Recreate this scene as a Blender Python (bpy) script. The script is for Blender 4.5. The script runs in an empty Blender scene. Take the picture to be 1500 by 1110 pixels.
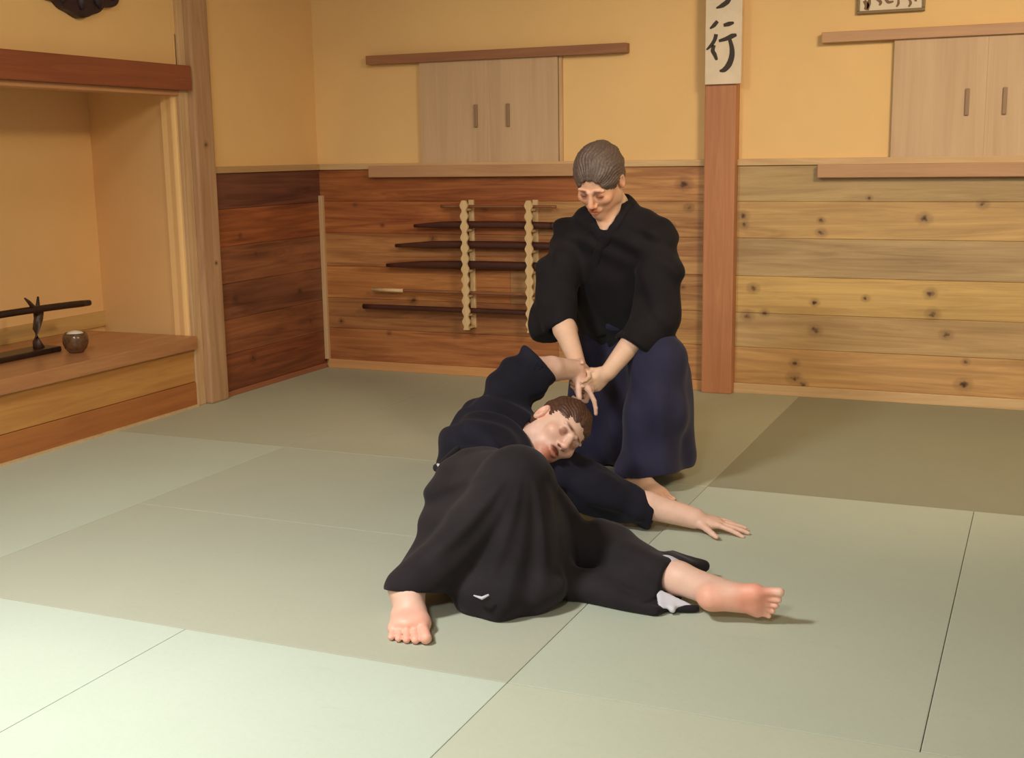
import bpy, bmesh, math, random
import numpy as np
from mathutils import Vector, Matrix
random.seed(7); np.random.seed(7)
C = bpy.context.scene.collection

# ------------------------------------------------------------------ camera geometry (1500x1110)
FPX = 1815.6; CX, CY = 750., 555.; CAMH = 1.32
_ry = np.array([1547-CX, 212-CY, FPX]); _ry /= np.linalg.norm(_ry)
_rx = -np.array([-3500-CX, 290-CY, FPX]); _rx -= _ry*np.dot(_rx, _ry); _rx /= np.linalg.norm(_rx)
_rz = np.cross(_rx, _ry)
RW = np.stack([_rx, _ry, _rz])          # world = RW @ camera(right, down, forward)
CAM = np.array([0, 0, CAMH])
def at(px, py, Y):                      # point of the picture ray at depth Y
    d = RW @ np.array([px-CX, py-CY, FPX]); return CAM + d*(Y/d[1])

# ------------------------------------------------------------------ tagging helpers
def tag(o, label=None, cat=None, group=None, kind=None):
    if label: o['label'] = label
    if cat: o['category'] = cat
    if group: o['group'] = group
    if kind: o['kind'] = kind
    return o
def empty(name, loc, label, cat, group=None):
    o = bpy.data.objects.new(name, None); C.objects.link(o); o.location = loc
    o.empty_display_size = .1
    return tag(o, label, cat, group)
def link(name, me, mat=None, parent=None, kind=None):
    o = bpy.data.objects.new(name, me); C.objects.link(o)
    if mat:
        for m in (mat if isinstance(mat, (list, tuple)) else [mat]): me.materials.append(m)
    if parent:
        o.parent = parent; o.matrix_parent_inverse = Matrix.Translation(-Vector(parent.location)) if parent.type == 'EMPTY' else Matrix.Identity(4)
    if kind: o['kind'] = kind
    return o

# ------------------------------------------------------------------ materials
def newmat(name):
    m = bpy.data.materials.new(name); m.use_nodes = True
    nt = m.node_tree; b = nt.nodes['Principled BSDF']
    return m, nt, b
def N(nt, t, **kw):
    n = nt.nodes.new(t)
    for k, v in kw.items(): setattr(n, k, v)
    return n
def L(nt, a, b): nt.links.new(a, b)
def mixc(nt, fac, a, b, mode='MIX'):
    n = N(nt, 'ShaderNodeMix', data_type='RGBA', blend_type=mode)
    for sock, v in ((n.inputs[0], fac), (n.inputs[6], a), (n.inputs[7], b)):
        if hasattr(v, 'links'): L(nt, v, sock)
        elif isinstance(v, (int, float)): sock.default_value = v
        else: sock.default_value = (*v[:3], 1)
    return n.outputs[2]
def ramp(nt, f, p0, p1, c0=(0,0,0), c1=(1,1,1)):
    n = N(nt, 'ShaderNodeValToRGB'); L(nt, f, n.inputs[0])
    e = n.color_ramp.elements; e[0].position = p0; e[1].position = p1
    e[0].color = (*c0, 1); e[1].color = (*c1, 1); return n.outputs[0]
def srgb(r, g, b):
    f = lambda c: (c/255)/12.92 if c/255 <= .04045 else ((c/255+.055)/1.055)**2.4
    return (f(r), f(g), f(b))
def coords(nt, scale):
    tc = N(nt, 'ShaderNodeTexCoord'); mp = N(nt, 'ShaderNodeMapping'); mp.inputs['Scale'].default_value = scale
    L(nt, tc.outputs['Object'], mp.inputs[0]); return mp.outputs[0]
def noise(nt, vec, scale, detail=3, rough=.55, dist=0):
    n = N(nt, 'ShaderNodeTexNoise'); n.inputs['Scale'].default_value = scale; n.inputs['Detail'].default_value = detail
    n.inputs['Roughness'].default_value = rough; n.inputs['Distortion'].default_value = dist
    if vec is not None: L(nt, vec, n.inputs['Vector'])
    return n.outputs[0]
def bump(nt, b, h, strength=.3, dist=.01):
    n = N(nt, 'ShaderNodeBump'); n.inputs['Strength'].default_value = strength; n.inputs['Distance'].default_value = dist
    L(nt, h, n.inputs['Height']); L(nt, n.outputs[0], b.inputs['Normal'])
def wood(name, c_light, c_dark, axis='x', rough=.5, attr=False, knots=None, knotcol=(.06,.02,.01), gs=1., plane='xz', coat=0):
    """grain runs along axis; knots = [(u, v, radius_u, radius_v)] on the plane"""
    m, nt, b = newmat(name)
    sc = {'x': (1.2, 22, 22), 'y': (22, 1.2, 22), 'z': (22, 22, 1.2)}[axis]
    v = coords(nt, tuple(s*gs for s in sc))
    n1 = noise(nt, v, 1.0, 6, .65, 1.4)
    sc2 = {'x': (.9, 3.5, 3.5), 'y': (3.5, .9, 3.5), 'z': (3.5, 3.5, .9)}[axis]
    n2 = noise(nt, coords(nt, tuple(s*gs for s in sc2)), 1.3, 2, .5, .3)
    g = ramp(nt, n1, .34, .66); g2 = ramp(nt, n2, .3, .7)
    col = mixc(nt, g, c_dark, c_light)
    col = mixc(nt, .40, col, mixc(nt, g2, c_dark, c_light))
    if attr:
        at_ = N(nt, 'ShaderNodeAttribute', attribute_name='tint'); col = mixc(nt, 1., col, at_.outputs['Color'], 'MULTIPLY')
    if knots:
        tc = N(nt, 'ShaderNodeTexCoord'); sp = N(nt, 'ShaderNodeSeparateXYZ')
        L(nt, tc.outputs['Object'], sp.inputs[0])
        U = sp.outputs[0 if plane[0] == 'x' else 1]; V = sp.outputs[2]
        acc = None
        for (ku, kv, ru, rv) in knots:
            a = N(nt, 'ShaderNodeMath', operation='SUBTRACT'); L(nt, U, a.inputs[0]); a.inputs[1].default_value = ku
            a2 = N(nt, 'ShaderNodeMath', operation='DIVIDE'); L(nt, a.outputs[0], a2.inputs[0]); a2.inputs[1].default_value = ru
            c = N(nt, 'ShaderNodeMath', operation='SUBTRACT'); L(nt, V, c.inputs[0]); c.inputs[1].default_value = kv
            c2 = N(nt, 'ShaderNodeMath', operation='DIVIDE'); L(nt, c.outputs[0], c2.inputs[0]); c2.inputs[1].default_value = rv
            p = N(nt, 'ShaderNodeMath', operation='MULTIPLY'); L(nt, a2.outputs[0], p.inputs[0]); L(nt, a2.outputs[0], p.inputs[1])
            q = N(nt, 'ShaderNodeMath', operation='MULTIPLY_ADD'); L(nt, c2.outputs[0], q.inputs[0]); L(nt, c2.outputs[0], q.inputs[1]); L(nt, p.outputs[0], q.inputs[2])
            if acc is None: acc = q.outputs[0]
            else:
                mn = N(nt, 'ShaderNodeMath', operation='MINIMUM'); L(nt, acc, mn.inputs[0]); L(nt, q.outputs[0], mn.inputs[1]); acc = mn.outputs[0]
        wob = N(nt, 'ShaderNodeMath', operation='MULTIPLY_ADD'); L(nt, noise(nt, coords(nt, (40,40,40)), 1, 2), wob.inputs[0]); wob.inputs[1].default_value = 2.4; L(nt, acc, wob.inputs[2])
        core = ramp(nt, wob.outputs[0], .75, 1.6, (1,1,1), (0,0,0)); halo = ramp(nt, wob.outputs[0], 1.3, 5.5, (.5,.5,.5), (0,0,0))
        # ramps clamp at 1, so scale the distance first
        for r_, s_ in ((core, 6.), (halo, 6.)):
            nd = r_.node; dv = N(nt, 'ShaderNodeMath', operation='DIVIDE'); L(nt, wob.outputs[0], dv.inputs[0]); dv.inputs[1].default_value = s_
            nt.links.remove(nd.inputs[0].links[0]); L(nt, dv.outputs[0], nd.inputs[0])
            e = nd.color_ramp.elements
        core.node.color_ramp.elements[0].position = .16; core.node.color_ramp.elements[1].position = .30
        halo.node.color_ramp.elements[0].position = .24; halo.node.color_ramp.elements[1].position = .85
        col = mixc(nt, halo, col, mixc(nt, .6, c_dark, knotcol)); col = mixc(nt, core, col, knotcol)
    L(nt, col, b.inputs['Base Color']); b.inputs['Roughness'].default_value = rough
    b.inputs['Coat Weight'].default_value = coat; b.inputs['Coat Roughness'].default_value = .25
    bump(nt, b, n1, .15, .004); return m
def plaster(name, c, var=.06, warm=None):
    m, nt, b = newmat(name)
    n = noise(nt, coords(nt, (1,1,1)), 2.2, 4, .6)
    c2 = tuple(x*(1-var) for x in c)
    col = mixc(nt, ramp(nt, n, .3, .7), c2, c)
    L(nt, col, b.inputs['Base Color']); b.inputs['Roughness'].default_value = .85
    bump(nt, b, noise(nt, coords(nt, (1,1,1)), 60, 4, .6), .12, .004); return m
def plain(name, c, rough=.6, metallic=0, nz=0, nscale=30, sheen=0, spec=.5):
    m, nt, b = newmat(name)
    if nz:
        n = noise(nt, coords(nt, (1,1,1)), nscale, 4, .6)
        L(nt, mixc(nt, ramp(nt, n, .3, .7), tuple(x*(1-nz) for x in c), tuple(min(1, x*(1+nz)) for x in c)), b.inputs['Base Color'])
    else: b.inputs['Base Color'].default_value = (*c, 1)
    b.inputs['Roughness'].default_value = rough; b.inputs['Metallic'].default_value = metallic
    b.inputs['Specular IOR Level'].default_value = spec
    if sheen: b.inputs['Sheen Weight'].default_value = sheen; b.inputs['Sheen Roughness'].default_value = .5
    return m
def cloth(name, c, c2, sheen=.2):
    m, nt, b = newmat(name)
    n = noise(nt, coords(nt, (1,1,1)), 7, 3, .55)
    L(nt, mixc(nt, ramp(nt, n, .35, .7), c, c2), b.inputs['Base Color'])
    b.inputs['Roughness'].default_value = .85; b.inputs['Specular IOR Level'].default_value = .25
    b.inputs['Sheen Weight'].default_value = sheen; b.inputs['Sheen Roughness'].default_value = .45
    b.inputs['Sheen Tint'].default_value = (.6,.6,.7,1)
    bump(nt, b, noise(nt, coords(nt, (1,1,1)), 350, 2, .5), .12, .002); return m
def mat_green(name, c):
    m, nt, b = newmat(name)
    n = noise(nt, coords(nt, (1,1,1)), 1.6, 3, .6)
    n3 = noise(nt, coords(nt, (1,1,1)), 60, 2, .6)
    col = mixc(nt, ramp(nt, n, .3, .75), tuple(x*.94 for x in c), c)
    col = mixc(nt, .10, col, mixc(nt, n3, tuple(x*.6 for x in c), tuple(min(1,x*1.3) for x in c)))
    sc_ = noise(nt, coords(nt, (5,16,5)), 1., 4, .7)
    col = mixc(nt, ramp(nt, sc_, .60, .76, (0,0,0), (.30,.30,.30)), col, tuple(min(1, x*.80) for x in c))
    L(nt, col, b.inputs['Base Color']); b.inputs['Roughness'].default_value = .62
    b.inputs['Specular IOR Level'].default_value = .35
    ck = N(nt, 'ShaderNodeTexVoronoi'); ck.inputs['Scale'].default_value = 140; L(nt, coords(nt, (1,1,1)), ck.inputs['Vector'])
    bump(nt, b, ck.outputs[0], .10, .002); return m

PLASTER = plaster('plaster_ochre', (.80, .545, .255))
PLASTER_L = plaster('plaster_alcove', (.80, .52, .235))
CEIL = plaster('ceiling_plaster', (.42, .33, .2))
BACKBOARD_TINT = {}
FIR = wood('reddish_fir_post', (.50,.225,.105), (.36,.14,.065), 'z', .5)
PALE = wood('pale_pine', (.66,.47,.26), (.50,.32,.16), 'x', .55)
PALEV = wood('pale_pine_upright', (.66,.46,.27), (.46,.28,.14), 'z', .55)
TANX = wood('tan_sill', (.52,.31,.17), (.40,.21,.11), 'x', .5)
BROWNX = wood('brown_rail', (.36,.17,.09), (.24,.10,.05), 'x', .5)
PLY = wood('pale_plywood', (.62,.44,.28), (.47,.32,.20), 'z', .6, gs=.5)
REDY = wood('red_brown_lintel', (.30,.085,.035), (.19,.05,.025), 'y', .45)
SLABY = wood('platform_slab_wood', (.50,.25,.11), (.34,.14,.06), 'y', .4, coat=.2)
BOARDY = wood('platform_front_board', (.56,.30,.085), (.40,.17,.05), 'y', .5)
BOARDY2 = wood('platform_front_lower_board', (.46,.18,.05), (.30,.10,.03), 'y', .5)
DARKWOOD = plain('dark_lacquered_wood', (.022,.010,.008), .35, nz=.3)
ROOTWOOD = wood('dark_root_wood', (.07,.03,.016), (.02,.01,.007), 'z', .5)
SWORDWOOD = wood('oak_training_weapon', (.085,.026,.018), (.035,.011,.010), 'x', .4)
SWORDWOOD2 = wood('pale_oak_staff', (.30,.13,.06), (.18,.07,.035), 'x', .45)
INK = plain('black_ink', (.035,.022,.018), .6)
SCROLLP = plain('pale_board_paper', (.72,.62,.50), .7, nz=.06, nscale=9)
BLACK = cloth('black_gi_cotton', (.006,.0045,.007), (.010,.008,.011), .05)
CHARC = cloth('charcoal_hakama', (.011,.0085,.011), (.020,.016,.019), .11)
NAVY = cloth('navy_hakama', (.016,.015,.040), (.024,.023,.056), .15)
NAVYGI = cloth('navy_black_gi', (.006,.0055,.012), (.011,.010,.021), .07)
WHITEC = cloth('white_cotton', (.55,.55,.62), (.7,.7,.76), .1)
HAIR1 = plain('grey_brown_hair', (.11,.075,.062), .55, nz=.45, nscale=120)
HAIR2 = plain('brown_hair', (.085,.035,.020), .55, nz=.5, nscale=120)

def skinmat(name, c):
    m, nt, b = newmat(name)
    a = N(nt, 'ShaderNodeAttribute', attribute_name='tint')
    n = noise(nt, coords(nt, (1,1,1)), 25, 3, .6)
    col = mixc(nt, ramp(nt, n, .3, .7), tuple(x*.9 for x in c), c)
    L(nt, mixc(nt, 1., col, a.outputs['Color'], 'MULTIPLY'), b.inputs['Base Color'])
    b.inputs['Roughness'].default_value = .5; b.inputs['Subsurface Weight'].default_value = .12
    b.inputs['Subsurface Radius'].default_value = (.02,.008,.004); b.inputs['Subsurface Scale'].default_value = .5
    return m
SKIN = skinmat('skin', (.76,.50,.36)); SKIN2 = skinmat('skin_rosy', (.82,.53,.42))

# ------------------------------------------------------------------ mesh helpers
class MB:
    def __init__(s): s.v = []; s.f = []; s.tint = []; s.mi = []
    def quad_box(s, P, tint=(1,1,1), mi=0):     # P = 8 corners: bottom 4 ccw, top 4 ccw
        o = len(s.v); s.v += [tuple(p) for p in P]
        for f in ((3,2,1,0), (4,5,6,7), (0,1,5,4), (1,2,6,5), (2,3,7,6), (3,0,4,7)):
            s.f.append([o+i for i in f]); s.tint.append(tint); s.mi.append(mi)
    def box(s, a, b, tint=(1,1,1), mi=0):
        x0,y0,z0 = [min(a[i],b[i]) for i in range(3)]; x1,y1,z1 = [max(a[i],b[i]) for i in range(3)]
        s.quad_box([(x0,y0,z0),(x1,y0,z0),(x1,y1,z0),(x0,y1,z0),(x0,y0,z1),(x1,y0,z1),(x1,y1,z1),(x0,y1,z1)], tint, mi); return s
    def tube(s, pts, rad, n=12, tint=(1,1,1), squash=1., caps=True):
        pts = [Vector(p) for p in pts]; rad = rad if isinstance(rad, (list, tuple)) else [rad]*len(pts)
        o = len(s.v)
        for i, p in enumerate(pts):
            t = (pts[min(i+1, len(pts)-1)] - pts[max(i-1, 0)]).normalized()
            u = t.cross(Vector((0,0,1))); 
            if u.length < 1e-3: u = t.cross(Vector((0,1,0)))
            u.normalize(); w = t.cross(u).normalized()
            for k in range(n):
                a = 2*math.pi*k/n; s.v.append(tuple(p + (u*math.cos(a) + w*math.sin(a)*squash)*rad[i]))
        for i in range(len(pts)-1):
            for k in range(n):
                a = o+i*n+k; b = o+i*n+(k+1)%n; s.f.append([a, b, b+n, a+n]); s.tint.append(tint); s.mi.append(0)
        if caps:
            s.f.append([o+k for k in range(n)][::-1]); s.tint.append(tint); s.mi.append(0)
            q = o+(len(pts)-1)*n; s.f.append([q+k for k in range(n)]); s.tint.append(tint); s.mi.append(0)
        return s
    def prism(s, outline, y0, y1, axis='y', tint=(1,1,1), mi=0):   # outline in (u,z)
        o = len(s.v); n = len(outline)
        for d in (y0, y1):
            for (u, z) in outline: s.v.append((u, d, z) if axis == 'y' else (d, u, z))
        s.f.append([o+i for i in range(n)]); s.f.append([o+n+i for i in range(n)][::-1])
        for i in range(n): j = (i+1) % n; s.f.append([o+j, o+i, o+n+i, o+n+j])
        s.tint += [tint]*(n+2); s.mi += [mi]*(n+2); return s
    def lathe(s, prof, c, n=32, tint=(1,1,1)):
        o = len(s.v); c = Vector(c)
        for (r, z) in prof:
            for k in range(n):
                a = 2*math.pi*k/n; s.v.append((c.x+r*math.cos(a), c.y+r*math.sin(a), c.z+z))
        for i in range(len(prof)-1):
            for k in range(n):
                a = o+i*n+k; b = o+i*n+(k+1)%n; s.f.append([a, b, b+n, a+n]); s.tint.append(tint); s.mi.append(0)
        return s
    def build(s, name, mat, parent=None, bevel=0, smooth=False, kind=None, seg=2):
        me = bpy.data.meshes.new(name); me.from_pydata(s.v, [], s.f)
        ca = me.color_attributes.new('tint', 'FLOAT_COLOR', 'CORNER')
        arr = np.ones((len(me.loops), 4), np.float32); k = 0
        for t, f in zip(s.tint, s.f):
            arr[k:k+len(f), :3] = t; k += len(f)
        ca.data.foreach_set('color', arr.ravel())
        for p, i in zip(me.polygons, s.mi): p.material_index = i
        bm = bmesh.new(); bm.from_mesh(me); bmesh.ops.recalc_face_normals(bm, faces=bm.faces)
        if bevel: bmesh.ops.bevel(bm, geom=bm.edges[:], offset=bevel, segments=seg, profile=.6, affect='EDGES', clamp_overlap=True)
        bm.to_mesh(me); bm.free()
        if smooth:
            for p in me.polygons: p.use_smooth = True
        o = link(name, me, mat, parent, kind)
        return o
def mb(): return MB()

# ------------------------------------------------------------------ the room
XW = -4.20; YB = 6.69; XR = 3.6; YF = -1.6; ZC = 3.0
RZ = 1.236                                                 # top of the boarding
# floor
fl = mb().box((XW-.9, YF, -.15), (XR, YB+.2, -.05))
fl.box((.8, YF, -.05), (XR, YB, -.001)).box((XW, YF, -.05), (-1.2, .698, -.001)).box((-1.2, YF, -.05), (.798, 1.698, -.001)).box((XW, .7, -.05), (-3.202, 2.698, -.001))
fl.build('floor', mat_green('mat_floor_cover', (.47,.47,.33)), kind='structure')
mb().box((XW-.9, YF, ZC), (XR, YB+.2, ZC+.1)).build('ceiling', CEIL, kind='structure')
mb().box((XW-.9, YB, -.1), (XR, YB+.15, ZC)).build('wall_back', PLASTER, kind='structure')
# left wall with the alcove opening y AL0..AL1, z .3..1.65
AL0, AL1, AZ0, AZ1, AX = 1.7, 5.29, .30, 1.66, -4.95
w = mb()
w.box((XW-.1, AL1+.06, -.1), (XW, YB, ZC)); w.build('wall_left', PLASTER_L, kind='structure')
mb().box((XW-.1, AL0, AZ1), (XW, AL1+.059, ZC)).build('wall_left_above_alcove', PLASTER_L, kind='structure')
mb().box((XW-.1, YF, -.1), (XW, AL0-.001, ZC)).build('wall_left_near', PLASTER_L, kind='structure')
# alcove shell
a = mb()
a.box((AX-.06, AL0-.1, .3), (AX, AL1+.4, 2.0))                      # back
a.box((AX-.05, AL0-.1, .3), (XW-.1, AL0, 2.0))                      # far side
a.box((AX-.05, AL0-.1, 1.95), (XW-.1, AL1+.2, 2.0))                 # top
a.build('wall_alcove', PLASTER_L, kind='structure')
# return of the alcove beside the post, edge rounded towards the room
rp = []
for i in range(7):
    t = i/6*math.pi/2; rp.append((XW-.03+.03*math.sin(t)-.0, AL1+.10+.03-.03*math.cos(t)-.0))
pr = [(AX, 5.54), (XW-.03, AL1+.05)] + [(XW-.03+.03*math.sin(i/6*math.pi/2), AL1+.08-.03*math.cos(i/6*math.pi/2)) for i in range(1, 7)] + [(XW, 5.5), (AX-.02, 5.62)]
rt = mb(); o_ = len(rt.v); n_ = len(pr)
rt.v = [(x, y, .3) for x, y in pr] + [(x, y, 1.95) for x, y in pr]
rt.f = [list(range(n_)), list(range(n_, 2*n_))] + [[i, (i+1)%n_, n_+(i+1)%n_, n_+i] for i in range(n_)]
rt.tint = [(1,1,1)]*len(rt.f); rt.mi = [0]*len(rt.f)
rt.build('wall_alcove_side', PLASTER_L, kind='structure')
mb().box((AX, AL0, .385), (AX+.015, AL1+.26, .47)).build('baseboard_alcove', wood('alcove_skirting', (.62,.42,.16), (.50,.30,.10), 'y', .6), kind='structure')

# boarding on the back wall
def boards(u0, u1, zs, cuts_cols, y, thick, axis, name, mat):
    m = mb()
    for i in range(len(zs)-1):
        segs = cuts_cols[i]
        us = [u0] + [s[0] for s in segs[:-1]] + [u1]
        for j, s in enumerate(segs):
            a0, a1 = us[j]+.0008, us[j+1]-.0008; z0, z1 = zs[i]+.0005, zs[i+1]-.0005
            prof = [(0, z0), (thick-.0025, z0), (thick, z0+.003), (thick, z1-.003), (thick-.0025, z1), (0, z1)]
            o = len(m.v)
            for a_ in (a0, a1):
                for (d, z) in prof: m.v.append((a_, y-d, z) if axis == 'x' else (y+d, a_, z))
            n = 6; m.f += [[o+i_ for i_ in range(n)], [o+n+i_ for i_ in range(n)][::-1]] + [[o+(i_+1)%n, o+i_, o+n+i_, o+n+(i_+1)%n] for i_ in range(n)]
            m.tint += [s[1]]*(n+2); m.mi += [0]*(n+2)
    return m.build(name, mat, kind='structure')
ZS = [.055, .255, .445, .645, .85, 1.045, RZ]
# knots located on the boards
def kb(px, py, s=1.): p = at(px, py, YB-.02); return (p[0], p[2], .026*s, .021*s)
KR = [kb(1194,484,1.0), (kb(1194,484)), kb(1386,490,.9), kb(1193,443,.7), kb(1268,437,.6), kb(1363,430,.9), kb(1366,460,1.), kb(1164,532,.8), kb(1163,553,1.1), kb(1175,563,.8),
      kb(1411,563,1.1), kb(1415,530,.6), kb(1354,320,1.0), kb(1203,323,.6), kb(1203,341,.8), kb(1088,316,.9), kb(1090,329,.7), kb(1440,299,.8), kb(1103,422,.9), kb(1095,462,1.), kb(1120,458,.7), kb(1273,290,.5)]
KL = [kb(605,440,.9), kb(634,350,.8), kb(1002,269,1.2), kb(1009,304,.8), kb(1038,398,.5), kb(710,306,.6), kb(520,300,.5), kb(560,330,.5), kb(500,470,.6), kb(570,488,.5), kb(985,330,.5), kb(1000,420,.5)]
BW_R = wood('golden_pine_boards', (.60,.40,.18), (.32,.19,.08), 'x', .5, True, KR, coat=.1)
BW_L = wood('red_brown_pine_boards', (.52,.245,.092), (.18,.050,.018), 'x', .5, True, KL, coat=.1)
PXL, PXR = -1.728, -1.560
tR = [(1.05,.95,.85), (.95,.97,1.), (1.2,1.22,1.0), (.86,.92,1.05), (1.05,1.03,.95), (.88,.95,1.0)]
boards(PXR, XR, ZS, [[(0, t)] for t in tR], YB, .02, 'x', 'wall_back_boarding', BW_R)
tL = [[(-2.6,(1.,.9,.8)), (0,(1.2,1.4,1.5))], [(-2.2,(.85,.85,.8)), (0,(1.15,1.45,1.5))], [(-2.9,(1.15,1.1,.9)), (0,(1.05,1.3,1.4))],  # right-hand lengths tinted paler and golder: shift of the light painted into boards
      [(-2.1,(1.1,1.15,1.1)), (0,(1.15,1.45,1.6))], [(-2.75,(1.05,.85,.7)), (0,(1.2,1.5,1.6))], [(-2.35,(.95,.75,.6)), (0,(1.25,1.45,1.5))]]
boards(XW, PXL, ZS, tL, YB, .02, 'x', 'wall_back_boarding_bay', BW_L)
# left wall boarding
def kl(px, py, s=1.):
    d = RW @ np.array([px-CX, py-CY, FPX]); p = CAM + d*((XW+.02)/d[0]); return (p[1], p[2], .022*s, .020*s)
KW = [kl(371,524,1.1), kl(345,438,1.), kl(439,427,.9), kl(375,372,.5), kl(352,345,.6), kl(455,470,.5)]
BW_W = wood('dark_red_boards', (.31,.118,.048), (.085,.026,.013), 'y', .5, True, KW, plane='yz', coat=.1)
boards(5.58, YB-.02, [.03, .235, .43, .63, .835, 1.04, RZ], [[(0,(1.,.8,.7))], [(0,(1.1,1.05,1.))], [(0,(.95,.95,1.1))], [(0,(1.15,1.15,1.2))], [(0,(1.35,1.1,.9))], [(0,(.65,.6,.9))]], XW, .02, 'y', 'wall_left_boarding', BW_W)
# rails, corner strip, baseboards, posts
mb().box((XW+.0, YB-.035, RZ), (PXL, YB, RZ+.035)).build('trim_1', PALE, bevel=.003, kind='structure')
mb().box((PXR, YB-.035, RZ), (XR, YB, RZ+.035)).build('trim_2', PALE, bevel=.003, kind='structure')
mb().box((XW, 5.58, RZ), (XW+.035, YB-.036, RZ+.035)).build('trim_3', wood('rail_left', (.5,.33,.17), (.38,.22,.1), 'y', .5), bevel=.003, kind='structure')
mb().box((XW+.02, YB-.045, .055), (XW+.048, YB-.019, 1.08)).build('trim_4', PALEV, bevel=.003, kind='structure')
mb().box((XW+.04, YB-.035, 0), (PXL, YB, .056)).build('baseboard_back_bay', wood('base_tan', (.60,.32,.13), (.48,.23,.09), 'x', .5), bevel=.003, kind='structure')
mb().box((PXR, YB-.035, 0), (XR, YB, .056)).build('baseboard_back', PALE, bevel=.003, kind='structure')
mb().box((XW, 5.58, 0), (XW+.03, YB-.036, .03)).build('baseboard_left', wood('base_red', (.36,.14,.07), (.26,.09,.045), 'y', .5), bevel=.003, kind='structure')
mb().box((PXL, YB-.09, 0), (PXR, YB+.02, ZC)).build('trim_5', FIR, bevel=.006, kind='structure')
# alcove post (square timber) and jamb board
POSTL = wood('weathered_post', (.52,.33,.19), (.33,.18,.09), 'z', .55, knots=[kl(293,212,.7), kl(277,335,1.), kl(308,385,.5)], plane='yz')
mb().box((XW-.02, 5.425, 0), (XW+.06, 5.58, ZC)).build('trim_6', POSTL, bevel=.012, kind='structure')
jb = mb(); jb.box((XW-.02, 5.352, .0), (XW+.022, 5.425, 1.70)); jb.box((XW-.02, 5.375, 1.70), (XW+.02, 5.425, ZC))
jb.build('trim_7', PALEV, bevel=.006, kind='structure')
# lintel beam
mb().box((XW-.10, YF, 1.665), (XW+.07, 5.40, 1.79)).build('trim_8', REDY, bevel=.006, kind='structure')
mb().box((XW-.09, YF, 1.64), (XW+.02, 5.352, 1.665)).build('trim_9', wood('under_lintel', (.6,.32,.15), (.48,.22,.1), 'y', .5), bevel=.003, kind='structure')

# ------------------------------------------------------------------ alcove platform
pf = empty('alcove_platform', (XW, 3.5, 0), 'raised wooden alcove platform with a thick slab top and two boards below', 'platform')
mb().box((AX+.016, AL0+.01, .315), (XW+.045, 5.350, .385)).build('slab_top', SLABY, pf, bevel=.006)
mb().box((XW-.06, AL0+.01, .135), (XW+.012, 5.350, .314)).build('front_board', BOARDY, pf, bevel=.003)
mb().box((XW-.06, AL0+.01, .012), (XW+.018, 5.350, .133)).build('front_board', BOARDY2, pf, bevel=.003)
mb().box((XW-.06, AL0+.01, .0), (XW+.03, 5.350, .012)).build('bottom_batten', PALE, pf)

# ------------------------------------------------------------------ tatami mats
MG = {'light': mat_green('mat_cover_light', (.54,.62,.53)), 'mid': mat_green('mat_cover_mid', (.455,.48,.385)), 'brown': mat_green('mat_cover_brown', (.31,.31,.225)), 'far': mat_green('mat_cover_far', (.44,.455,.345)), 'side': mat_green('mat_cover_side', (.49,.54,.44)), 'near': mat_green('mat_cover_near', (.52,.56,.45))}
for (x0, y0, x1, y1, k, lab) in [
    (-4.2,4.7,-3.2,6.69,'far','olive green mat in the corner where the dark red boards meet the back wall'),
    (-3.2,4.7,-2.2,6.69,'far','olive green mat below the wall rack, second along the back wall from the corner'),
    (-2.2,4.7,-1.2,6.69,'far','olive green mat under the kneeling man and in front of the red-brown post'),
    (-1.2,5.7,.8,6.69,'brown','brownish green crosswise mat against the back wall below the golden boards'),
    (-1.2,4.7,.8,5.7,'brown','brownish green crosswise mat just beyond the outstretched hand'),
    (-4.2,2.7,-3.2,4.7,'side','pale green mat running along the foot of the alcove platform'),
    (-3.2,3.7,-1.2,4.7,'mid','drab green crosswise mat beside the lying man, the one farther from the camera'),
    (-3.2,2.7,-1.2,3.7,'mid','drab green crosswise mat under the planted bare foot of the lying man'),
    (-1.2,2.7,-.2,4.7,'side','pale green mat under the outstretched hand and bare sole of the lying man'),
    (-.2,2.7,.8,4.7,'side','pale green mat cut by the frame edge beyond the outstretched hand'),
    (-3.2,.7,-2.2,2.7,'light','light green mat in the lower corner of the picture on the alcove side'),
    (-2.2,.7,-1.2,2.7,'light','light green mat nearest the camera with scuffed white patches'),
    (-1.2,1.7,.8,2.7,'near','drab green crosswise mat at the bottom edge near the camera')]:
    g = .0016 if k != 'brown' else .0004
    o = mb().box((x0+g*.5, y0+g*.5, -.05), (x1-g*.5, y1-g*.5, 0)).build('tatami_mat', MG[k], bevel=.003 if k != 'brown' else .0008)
    tag(o, lab, 'mat', 'judo mats covering the floor')

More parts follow.
